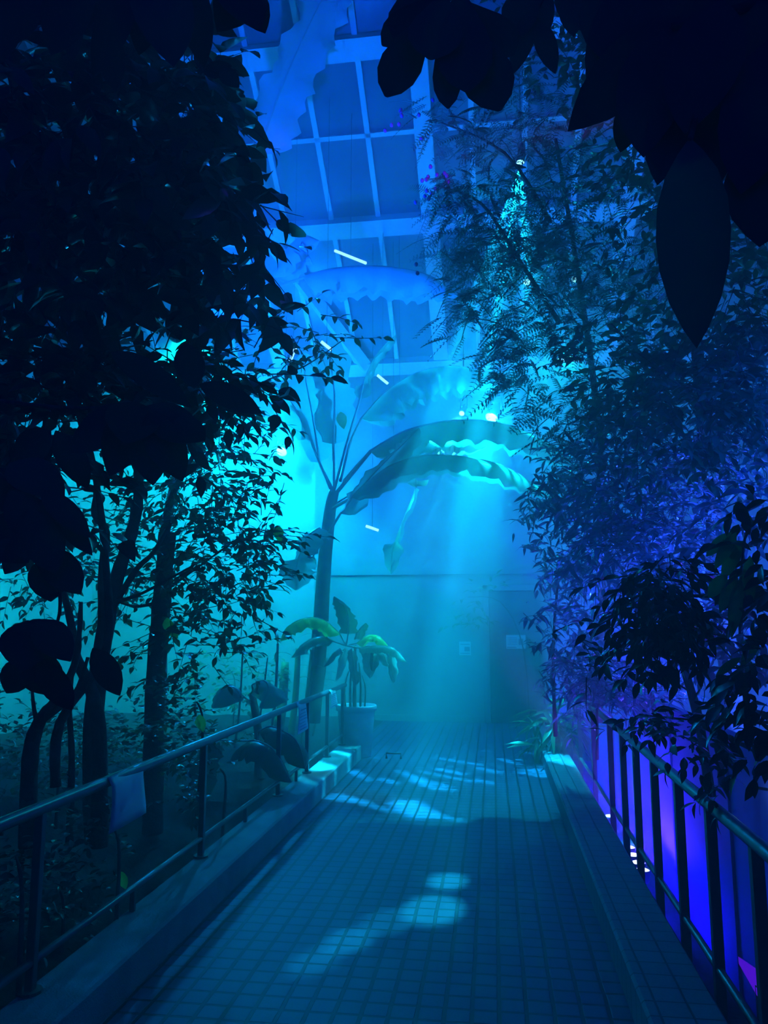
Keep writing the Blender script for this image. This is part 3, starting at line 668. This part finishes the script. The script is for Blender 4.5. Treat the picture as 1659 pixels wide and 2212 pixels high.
banana_leaf(t, bp((690, 1000, 10.2), (675, 900, 10.3), (660, 820, 10.3), (655, 760, 10.3)), .22, hang=.3, seed=6, petiole=bp((720, 1060, 10)), r=.02)
banana_leaf(t, bp((720, 960, 10.2), (722, 860, 10.3), (715, 790, 10.4), (700, 720, 10.4)), .3, hang=.3, seed=7, petiole=bp((722, 1060, 10)), r=.02)
banana_leaf(t, bp((670, 950, 10.3), (630, 870, 10.4), (590, 830, 10.5), (540, 820, 10.5)), .26, hang=.9, seed=8, petiole=bp((715, 1060, 10)), r=.02)
banana_leaf(t, bp((870, 1030, 10.0), (900, 1040, 10.0), (880, 1100, 10), (850, 1180, 10), (845, 1240, 10)), .15, hang=.3, seed=9, petiole=bp((722, 1090, 10), (800, 1045, 10)), r=.012, tears=False)
banana_leaf(t, bp((860, 945, 10.15), (905, 935, 10.1), (960, 938, 10.05), (1010, 945, 10.0), (1050, 965, 10.0)), .26, hang=1.3, seed=11, petiole=bp((740, 1040, 10), (800, 975, 10.1)), r=.012, m=M['banana_lit'], tears=False)
banana_leaf(t, bp((690, 1140, 9.8), (668, 1155, 9.6), (650, 1190, 9.5), (640, 1230, 9.45), (640, 1275, 9.4)), .26, hang=.4, seed=10, petiole=bp((705, 1180, 10)), r=.012)
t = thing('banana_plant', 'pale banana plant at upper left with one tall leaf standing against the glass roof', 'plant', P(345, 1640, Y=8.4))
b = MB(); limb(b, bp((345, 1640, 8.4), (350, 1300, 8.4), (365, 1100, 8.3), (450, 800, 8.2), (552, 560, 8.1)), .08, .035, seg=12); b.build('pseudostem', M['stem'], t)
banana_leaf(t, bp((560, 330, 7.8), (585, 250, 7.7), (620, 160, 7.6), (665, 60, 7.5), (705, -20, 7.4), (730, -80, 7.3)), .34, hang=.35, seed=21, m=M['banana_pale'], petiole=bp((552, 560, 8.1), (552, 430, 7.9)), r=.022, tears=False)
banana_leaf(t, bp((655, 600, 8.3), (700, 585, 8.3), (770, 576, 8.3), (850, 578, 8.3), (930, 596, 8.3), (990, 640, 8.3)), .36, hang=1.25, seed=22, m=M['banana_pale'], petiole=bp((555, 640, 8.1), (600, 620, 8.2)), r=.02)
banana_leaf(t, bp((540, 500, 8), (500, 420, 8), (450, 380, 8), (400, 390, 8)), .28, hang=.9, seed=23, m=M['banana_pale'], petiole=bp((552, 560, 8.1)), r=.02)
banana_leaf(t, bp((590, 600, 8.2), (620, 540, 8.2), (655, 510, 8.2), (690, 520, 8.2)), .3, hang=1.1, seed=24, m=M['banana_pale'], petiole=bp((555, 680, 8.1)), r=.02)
t = thing('ray_frond', 'added palm frond hidden behind the banana arch, breaking the cyan lamp light into rays', 'frond', P(1010, 930, Y=10.1))  # added foliage that splits the lamp beam into rays
b = MB(); rnd = random.Random(77)
for (x0, y0, x1, y1, Y) in ((1050, 925, 890, 990, 10.0),):
    a, c = P(x0, y0, Y=Y+.25), P(x1, y1, Y=Y-.25); b.tube([a, (a+c)/2+Vector((0, 0, .05)), c], [.008, .006, .003], 5)
    for k in range(16):
        q = a+(c-a)*(k/16); dd = (c-a).normalized(); sd = dd.cross(Vector((0, 0, 1))).normalized()
        for sg in (-1, 1): b.leaf(q, dd*.5+sd*sg+Vector((0, 0, -.15+rnd.uniform(-.2, .2))), Vector((0, 0, 1)), .34, .030, .3, .2, 2)
b.build('foliage', M['banana'], t)
# low banana clump behind the left rail
t = thing('banana_clump', 'low clump of banana leaves drooping behind the left rail before the pot', 'plant', P(600, 1700, Y=7.6))
b = MB(); limb(b, bp((560, 1700, 7.6), (560, 1600, 7.6), (545, 1500, 7.6)), .06, .035, seg=10); b.build('pseudostem', M['stem'], t)
banana_leaf(t, bp((520, 1500, 7.4), (500, 1480, 7.3), (480, 1490, 7.2), (460, 1530, 7.1)), .2, hang=.6, seed=31, petiole=bp((545, 1520, 7.6)), r=.012)
banana_leaf(t, bp((545, 1480, 7.4), (570, 1470, 7.4), (580, 1490, 7.3), (560, 1530, 7.2)), .2, hang=.6, seed=32, petiole=bp((550, 1520, 7.6)), r=.012, m=M['banana'])
banana_leaf(t, bp((520, 1620, 6.6), (545, 1600, 6.5), (590, 1620, 6.4), (630, 1690, 6.35)), .2, hang=.7, seed=33, petiole=bp((550, 1600, 7.3)), r=.012, m=M['leaf_mid'])
banana_leaf(t, bp((560, 1580, 6.8), (590, 1570, 6.8), (640, 1600, 6.7), (660, 1660, 6.6)), .18, hang=.8, seed=34, petiole=bp((558, 1600, 7.3)), r=.012, m=M['leaf_mid'])
banana_leaf(t, bp((480, 1600, 6.6), (450, 1600, 6.5), (430, 1660, 6.4), (440, 1740, 6.4)), .16, hang=.7, seed=35, petiole=bp((545, 1600, 7.3)), r=.012, m=M['leaf_mid'])

# potted banana
pc = Vector((-1.65, 9.35, 0))
t = thing('potted_banana', 'pale plastic pot holding a drooping young banana at the end of the left kerb', 'potted plant', (pc.x, pc.y, .0))
b = MB(); b.lathe([(.001, .0), (.165, .0), (.178, .012), (.222, .50), (.224, .53), (.244, .535), (.248, .59), (.240, .60), (.225, .595), (.212, .53), (.001, .52)], 40, pc); b.build('pot', M['pot'], t)
b = MB(); b.lathe([(.216, .545), (.12, .56), (.001, .565)], 24, pc); b.build('soil', M['soil'], t)
for x, z1, r in ((-.07, 1.15, .018), (-.02, 1.3, .028), (.05, 1.1, .016), (.1, .95, .01), (-.13, 1.0, .012)):
    b = MB(); limb(b, [pc+Vector((x, 0, .54)), pc+Vector((x*1.1, .0, .8)), pc+Vector((x*.7, -.02, z1))], r, r*.6); b.build('stem', M['stem'], t)
def q9(*a): return bp(*[(x, y, Y) for x, y, Y in a])
cr = (748, 1395, 9.3)
banana_leaf(t, q9((735, 1370, 9.3), (700, 1340, 9.2), (660, 1335, 9.1), (620, 1355, 9.0), (605, 1385, 9.0)), .16, hang=.9, seed=41, petiole=q9(cr), r=.012, m=M['yellow_leaf'])
banana_leaf(t, q9((752, 1370, 9.3), (752, 1335, 9.2), (742, 1305, 9.1), (722, 1288, 9.0)), .13, hang=.5, seed=42, petiole=q9(cr), r=.012, m=M['leaf_mid'])
banana_leaf(t, q9((720, 1385, 9.3), (690, 1375, 9.3), (655, 1390, 9.3), (630, 1420, 9.3)), .13, hang=.9, seed=43, petiole=q9(cr), r=.01)
banana_leaf(t, q9((770, 1390, 9.3), (795, 1372, 9.3), (820, 1375, 9.3), (842, 1400, 9.3)), .12, hang=.8, seed=44, petiole=q9(cr), r=.01, m=M['yellow_leaf'])
banana_leaf(t, q9((775, 1400, 9.2), (810, 1395, 9.1), (850, 1400, 9.1), (878, 1430, 9.1)), .1, hang=1.0, seed=45, petiole=q9(cr), r=.01)
for i, (x, y, x2, y2) in enumerate(((745, 1400, 725, 1470), (760, 1400, 770, 1480), (790, 1395, 800, 1465), (810, 1400, 805, 1450), (845, 1400, 850, 1475), (735, 1400, 700, 1440), (820, 1400, 838, 1440), (770, 1380, 790, 1345))):
    banana_leaf(t, q9((x, y, 9.25), ((x+x2)/2, (y+y2)/2-6, 9.15), (x2, y2, 9.1)), .07, hang=.6, seed=50+i, r=.006, m=[M['banana'], M['leaf_mid']][i % 2], tears=False)
b = MB(); b.tube([(-1.27, 9.25, 0), (-1.27, 9.25, .06), (-1.1, 9.25, .06), (-1.1, 9.25, 0)], .012, 6); t2 = b.build('kerb_bracket', M['rail'], None); props(t2, 'small dark metal bracket on the path right beside the pale pot', 'bracket')
# pale canes behind the rail
gx = [(596, 1390, 1500, 9.4, .022), (662, 1370, 1520, 9.8, .016), (640, 1400, 1530, 10.3, .05), (560, 1420, 1520, 9.2, .012), (520, 1410, 1500, 9.2, .015), (688, 1420, 1500, 10.6, .014), (612, 1430, 1540, 10.8, .08)]
for i, (x, y0, y1, Y, r) in enumerate(gx):
    a, c = P(x-12, y1+60, Y=Y), P(x+(18 if i % 2 else 4), y0, Y=Y); a.z = .05
    t = thing('pale_cane', ['slim pale cane rising just left of the hanging printed sheet', 'thin pale cane leaning right beside the banana stem', 'medium cane in the haze between sheet and banana stem', 'thinnest pale cane above the low banana clump', 'leftmost pale cane above the low banana clump', 'thin cane close to the right of the big banana stem', 'thickest hazy cane behind the hanging printed sheet'][i], 'plant', a, 'pale canes behind the left rail')
    b = MB(); limb(b, [a, (a+c)/2+Vector((.02, 0, 0)), c], r, r*.7); b.build('cane', M['stem'], t)
    b = MB(); rnd = random.Random(i)
    for k in range(5): b.leaf(a+(c-a)*(.6+.1*k), Vector((rnd.uniform(-1, 1), rnd.uniform(-.5, .5), .3)), Vector((0, 0, 1)), .2, .05, .6, .2, 2)
    b.build('foliage', M['leaf_mid'], t)

# feathery compound-leaf tree with berries
def fronds(fol, twg, rnd, blobs, fl, npair, lf):
    for bl in blobs:
        for _ in range(bl[6]):
            p = inblob(rnd, bl); d = rdir(rnd); d.z = d.z*.5-.35; d.x -= .25; d.normalize()
            nr = (Vector((0, -.5, 1))+rdir(rnd)*.8).normalized(); side = d.cross(nr).normalized(); L = fl*rnd.uniform(.7, 1.3); pts = [p]
            for i in range(npair):
                t_ = (i+1)/npair; q = p + d*L*t_ - Vector((0, 0, .25*L*t_*t_)); pts.append(q)
                s = lf*(1-.35*abs(t_-.45)*2)
                for sg in (-1, 1): fol.leaf(q, side*sg + d*.35, nr, s, s*.36, .1, .1, 3)
            twg.tube([pts[0], pts[len(pts)//2], pts[-1]], [.003, .002, .001], 3, False)
t = thing('feathery_tree', 'tall feathery compound-leaved tree with violet berries beside the glass roof', 'tree', P(1230, 1560, Y=7.4))
rnd = random.Random(5); fol, twg = MB(), MB()
fronds(fol, twg, rnd, [(1120, 300, 6.6, 150, 130, .7, 150), (1080, 480, 6.6, 170, 120, .7, 230), (1150, 620, 6.6, 190, 130, .7, 260), (1010, 540, 6.5, 70, 100, .4, 55), (1180, 780, 6.6, 150, 90, .6, 110), (1260, 450, 6.8, 180, 230, .7, 300), (1230, 900, 6.6, 110, 60, .5, 55),
   (960, 250, 6.4, 70, 60, .4, 36), (980, 400, 6.4, 70, 50, .4, 30), (1085, 730, 6.0, 22, 60, .2, 14), (1000, 680, 6.4, 50, 60, .3, 26), (1080, 830, 6.2, 18, 40, .2, 8), (1400, 620, 6.8, 140, 160, .6, 160), (1130, 180, 6.6, 110, 70, .5, 60)], .27, 10, .056)
fol.build('foliage', M['leaf_fern'], t); twg.build('twigs', M['bark'], t)
for pts, r0, r1 in (([(1290, 1560, 7.4), (1300, 1200, 7.3), (1290, 900, 7.1), (1250, 600, 7.0), (1200, 300, 6.9)], .05, .015), ([(1210, 700, 6.9), (1120, 560, 6.7), (1040, 440, 6.5), (940, 400, 6.4)], .025, .006), ([(1190, 480, 6.8), (1090, 330, 6.6), (940, 260, 6.4)], .02, .005)):
    b = MB(); limb(b, px_path(pts), r0, r1); b.build('trunk' if r0 > .05 else 'branch', M['bark'], t)
bc = [(935, 216), (866, 238), (868, 250), (832, 282), (846, 270), (862, 268), (925, 382), (912, 390), (922, 412), (932, 418), (926, 428), (944, 378), (960, 374), (968, 392), (921, 388), (940, 408), (898, 437), (899, 571), (902, 590), (930, 360), (965, 380), (918, 424), (865, 240), (910, 300), (905, 248)]
for i, (x, y) in enumerate(bc):
    b = MB(); p = P(x, y, Y=6.3); b.ball(p, .017, 10, 1.2); b.build('berry', M['berry'], t)
# big tree at upper right behind near leaves
plant('hazy_tree', 'dense dark tree filling the upper right behind the hanging leaves', 'tree', P(1590, 1560, Y=6.0), 31,
  [(1420, 330, 5.4, 150, 170, .6, 120), (1560, 560, 5.2, 140, 220, .6, 170), (1500, 880, 5.2, 180, 120, .6, 230), (1350, 780, 5.6, 120, 120, .5, 90), (1620, 800, 5.2, 90, 140, .5, 110), (1450, 120, 5.2, 200, 110, .5, 110), (1220, 80, 5.4, 120, 80, .5, 45), (1590, 250, 5.2, 110, 160, .5, 90)],
  .09, .042, .05, .32, M['leaf_mid'],
  limbs=[('trunk', px_path([(1590, 1600, 6.0), (1560, 1300, 5.9), (1530, 1000, 5.7), (1500, 700, 5.5), (1460, 400, 5.4)]), .08, .03), ('branch', px_path([(1530, 900, 5.6), (1400, 780, 5.5), (1320, 700, 5.5)]), .025, .007)], droop=.2)
# blue-lit shrubs
SH = dict(keep=clear_of_low_wall, shape=2, droop=.05, leafdroop=.5)
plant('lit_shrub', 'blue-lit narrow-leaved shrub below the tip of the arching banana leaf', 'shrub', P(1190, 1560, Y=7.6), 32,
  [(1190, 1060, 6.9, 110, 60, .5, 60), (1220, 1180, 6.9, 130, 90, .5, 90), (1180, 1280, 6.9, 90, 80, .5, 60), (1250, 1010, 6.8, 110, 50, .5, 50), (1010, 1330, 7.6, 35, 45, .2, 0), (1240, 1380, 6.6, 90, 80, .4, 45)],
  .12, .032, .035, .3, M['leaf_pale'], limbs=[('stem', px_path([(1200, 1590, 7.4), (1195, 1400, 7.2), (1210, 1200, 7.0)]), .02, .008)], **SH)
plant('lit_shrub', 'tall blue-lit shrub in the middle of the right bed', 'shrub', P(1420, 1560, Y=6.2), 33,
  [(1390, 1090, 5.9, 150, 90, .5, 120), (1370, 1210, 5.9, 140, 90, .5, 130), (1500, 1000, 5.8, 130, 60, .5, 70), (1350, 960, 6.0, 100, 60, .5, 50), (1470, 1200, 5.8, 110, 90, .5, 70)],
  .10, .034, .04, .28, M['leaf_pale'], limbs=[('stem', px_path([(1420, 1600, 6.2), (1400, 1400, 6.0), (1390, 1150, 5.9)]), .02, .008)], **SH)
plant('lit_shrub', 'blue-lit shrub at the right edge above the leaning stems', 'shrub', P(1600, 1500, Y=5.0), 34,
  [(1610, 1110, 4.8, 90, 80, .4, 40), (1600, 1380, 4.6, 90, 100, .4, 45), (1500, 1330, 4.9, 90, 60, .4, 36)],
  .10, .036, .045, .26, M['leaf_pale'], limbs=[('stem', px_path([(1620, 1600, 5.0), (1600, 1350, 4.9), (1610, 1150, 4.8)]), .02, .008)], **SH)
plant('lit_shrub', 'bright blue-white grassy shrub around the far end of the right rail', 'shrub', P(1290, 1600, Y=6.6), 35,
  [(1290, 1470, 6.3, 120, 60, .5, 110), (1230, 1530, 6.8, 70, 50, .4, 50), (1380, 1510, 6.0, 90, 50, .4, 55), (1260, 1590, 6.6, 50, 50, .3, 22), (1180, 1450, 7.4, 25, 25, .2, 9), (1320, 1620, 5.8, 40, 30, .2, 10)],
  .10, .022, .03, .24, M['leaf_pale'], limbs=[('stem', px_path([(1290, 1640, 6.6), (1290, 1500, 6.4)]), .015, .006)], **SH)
plant('kerb_plant', 'dark long-leaved tuft spilling over the far end of the right kerb', 'shrub', P(1200, 1590, Y=9.6), 36,
  [(1190, 1570, 9.3, 25, 15, .25, 16)], .3, .045, .09, .2, M['leaf_mid'], shape=2, droop=-.1, leafdroop=.7, clump=5, keep=lambda a, c: c.x < 1.28)
# hazy sprig mid air
plant('sprig_shrub', 'pale sprig of small leaves in the haze before the far door', 'shrub', P(1040, 1500, Y=11.0), 37,
  [(1035, 1285, 11.0, 25, 15, .2, 8), (1030, 1330, 11.0, 25, 20, .2, 7)], .13, .04, .06, .3, M['leaf_mid'], droop=.1, limbs=[('stem', px_path([(1150, 1640, 11.0), (1130, 1400, 11.0), (1080, 1300, 11.0), (1010, 1290, 11)]), .01, .004)])
# stems leaning in right bed
bare_trunks('leaning_stems', 'pair of slender dark stems leaning in the blue light of the right bed', P(1560, 1700, Y=4.6),
  [('trunk', [(1535, 1720, 4.6), (1510, 1560, 4.6), (1480, 1450, 4.6), (1455, 1360, 4.6), (1440, 1280, 4.6)], .03, .014), ('trunk', [(1560, 1700, 4.9), (1548, 1540, 4.9), (1530, 1440, 4.9), (1510, 1370, 4.9)], .022, .012),
   ('branch', [(1498, 1500, 4.6), (1440, 1465, 4.6), (1370, 1452, 4.6)], .006, .003)])
# near dark leaves in the middle right
plant('dark_bush', 'black silhouetted bush with drooping pointed leaves in front of the blue shrubs', 'shrub', P(1400, 1560, Y=3.4)+Vector((0, 0, 0)), 38,
  [(1400, 1300, 3.2, 80, 80, .25, 50), (1440, 1250, 3.2, 90, 60, .25, 40), (1370, 1390, 3.2, 35, 50, .2, 16), (1500, 1370, 3.2, 45, 55, .2, 24), (1430, 1340, 3.2, 60, 50, .2, 30), (1250, 1370, 3.9, 25, 30, .2, 5), (1270, 1440, 3.8, 15, 30, .15, 5)],
  .075, .03, .035, .14, M['leaf_near'], shape=2, droop=.5, leafdroop=.3, limbs=[('stem', px_path([(1700, 1330, 3.4), (1560, 1290, 3.3), (1420, 1290, 3.2)]), .012, .005)])
plant('dark_bush', 'dark leafy spray hanging just above the right handrail', 'shrub', P(1700, 1560, Y=3.3), 39,
  [(1400, 1550, 3.5, 55, 22, .2, 18), (1470, 1580, 3.4, 40, 22, .2, 14), (1560, 1640, 3.4, 50, 60, .2, 16), (1530, 1570, 3.4, 30, 30, .2, 8)],
  .07, .03, .035, .14, M['leaf_near'], shape=2, droop=.3, leafdroop=.3, limbs=[('stem', px_path([(1700, 1560, 3.3), (1560, 1560, 3.4), (1390, 1545, 3.5)]), .008, .003)])
plant('dark_bush', 'black bush against the right edge of the picture above the handrail', 'shrub', P(1720, 1500, Y=2.6), 40,
  [(1650, 1480, 2.5, 45, 110, .2, 44), (1660, 1230, 2.6, 35, 90, .2, 24), (1640, 1060, 2.8, 40, 50, .2, 8)],
  .08, .035, .04, .15, M['leaf_near'], shape=2, droop=.5, leafdroop=.3, limbs=[('stem', px_path([(1740, 1600, 2.6), (1690, 1400, 2.6), (1690, 1150, 2.6)]), .012, .006)])
big_leaves('green_spray', 'spray of olive green leaves hanging at the right edge, some with pale curled tips',
  [(1580, 1150, 2.7, 1525, 1200, 2.7, 26, .1, .2), (1590, 1150, 2.7, 1545, 1225, 2.65, 26, .1, .2), (1600, 1170, 2.7, 1560, 1250, 2.7, 30, .1, .3), (1570, 1240, 2.7, 1530, 1290, 2.7, 30, .1, .2), (1590, 1240, 2.7, 1555, 1320, 2.65, 26, .1, .3), (1600, 1250, 2.7, 1580, 1372, 2.6, 28, .1, .6),
   (1610, 1230, 2.7, 1625, 1300, 2.7, 24, .1, .5), (1620, 1200, 2.7, 1615, 1270, 2.7, 22, .1, .5), (1560, 1165, 2.7, 1600, 1215, 2.7, 26, .1, .2), (1640, 1380, 2.7, 1600, 1440, 2.7, 22, .1, .4), (1600, 1420, 2.6, 1545, 1460, 2.6, 18, .1, .3)],
  [([(1720, 1080, 2.8), (1620, 1140, 2.7), (1600, 1240, 2.7)], .006, .003)], P(1720, 1080, Y=2.8), M['leaf_green'])
# near hanging leaves, top centre and right
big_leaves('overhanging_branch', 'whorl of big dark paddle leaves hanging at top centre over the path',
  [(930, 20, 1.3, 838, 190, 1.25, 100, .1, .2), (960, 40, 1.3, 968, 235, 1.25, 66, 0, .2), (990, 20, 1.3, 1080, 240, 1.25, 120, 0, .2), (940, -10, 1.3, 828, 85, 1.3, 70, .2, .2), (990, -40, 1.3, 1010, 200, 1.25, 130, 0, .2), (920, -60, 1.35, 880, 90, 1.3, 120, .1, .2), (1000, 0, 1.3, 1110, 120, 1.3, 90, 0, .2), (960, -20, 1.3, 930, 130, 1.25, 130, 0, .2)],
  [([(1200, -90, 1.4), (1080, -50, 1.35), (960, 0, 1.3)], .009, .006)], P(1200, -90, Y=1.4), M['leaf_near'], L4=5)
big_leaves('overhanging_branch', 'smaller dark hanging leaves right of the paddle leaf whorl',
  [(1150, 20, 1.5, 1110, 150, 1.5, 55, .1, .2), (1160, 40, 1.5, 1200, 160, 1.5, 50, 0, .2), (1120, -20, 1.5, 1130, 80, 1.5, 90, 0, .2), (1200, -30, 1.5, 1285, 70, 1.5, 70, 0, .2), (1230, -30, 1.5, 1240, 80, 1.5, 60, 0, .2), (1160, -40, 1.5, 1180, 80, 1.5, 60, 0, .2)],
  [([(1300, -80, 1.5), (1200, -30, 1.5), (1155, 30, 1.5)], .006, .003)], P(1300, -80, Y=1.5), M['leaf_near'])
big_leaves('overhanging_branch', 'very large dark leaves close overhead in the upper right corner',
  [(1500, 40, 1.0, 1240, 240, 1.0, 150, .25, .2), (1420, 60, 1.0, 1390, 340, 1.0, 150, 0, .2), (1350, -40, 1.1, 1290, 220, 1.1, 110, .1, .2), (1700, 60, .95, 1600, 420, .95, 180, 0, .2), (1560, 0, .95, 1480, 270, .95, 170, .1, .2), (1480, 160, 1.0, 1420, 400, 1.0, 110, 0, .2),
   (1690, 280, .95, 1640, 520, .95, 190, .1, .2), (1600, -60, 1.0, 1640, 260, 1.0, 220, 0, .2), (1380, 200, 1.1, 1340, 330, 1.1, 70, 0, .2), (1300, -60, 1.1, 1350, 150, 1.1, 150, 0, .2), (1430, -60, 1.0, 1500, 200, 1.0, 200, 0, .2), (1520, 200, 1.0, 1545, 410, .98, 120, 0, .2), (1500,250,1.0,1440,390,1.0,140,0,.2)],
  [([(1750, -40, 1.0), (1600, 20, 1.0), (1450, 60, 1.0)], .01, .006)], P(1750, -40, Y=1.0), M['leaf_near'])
t = big_leaves('hanging_leaf', 'single long olive leaf hanging straight down at right with a thin pale edge',
  [(1490, 300, .95, 1505, 752, .93, 150, 0, .35)], [([(1560, 150, 1.0), (1510, 230, .97), (1490, 305, .95)], .005, .004)], P(1560, 150, Y=1.0), M['leaf_olive'], cat='leaf')

# yellow-green bright single leaves scattered in the left bed
b = None
for i, (x, y, Y) in enumerate(((360, 1350, 5.0), (372, 1362, 5.0), (598, 1150, 5.0), (262, 1900, 3.8), (430, 1560, 4.8), (735, 905, 9.8))):
    t = thing('bright_leaf', ['bright yellow leaf on the straight trunk', 'lower yellow leaf on the straight trunk', 'bright green leaf at the right edge of the small-leaved tree', 'small bright green leaf low in the dark left bed', 'yellow-green leaf in the bushy shrub under the straight trunk', 'bright green bract on the big banana plant'][i], 'leaf', P(x, y, Y=Y))
    b = MB(); k = Y*.010
    b.leaf(P(x, y, Y=Y)+Vector((0, 0, k)), Vector((.2, 0, -1)), Vector((0, -1, .2)), k*2.4, k*1.5, .2, .2, 0); b.build('blade', M['yellow_leaf'], t)

# ------------------------------------------------------------------ haze filling the greenhouse
b = MB(); b.box(-6.98, 6.18, -1.4, YF-.12, -.5, 12.0); o = b.build('haze', M['haze'], None, False); props(o, 'smoky haze filling the greenhouse air', 'haze', kind='stuff')
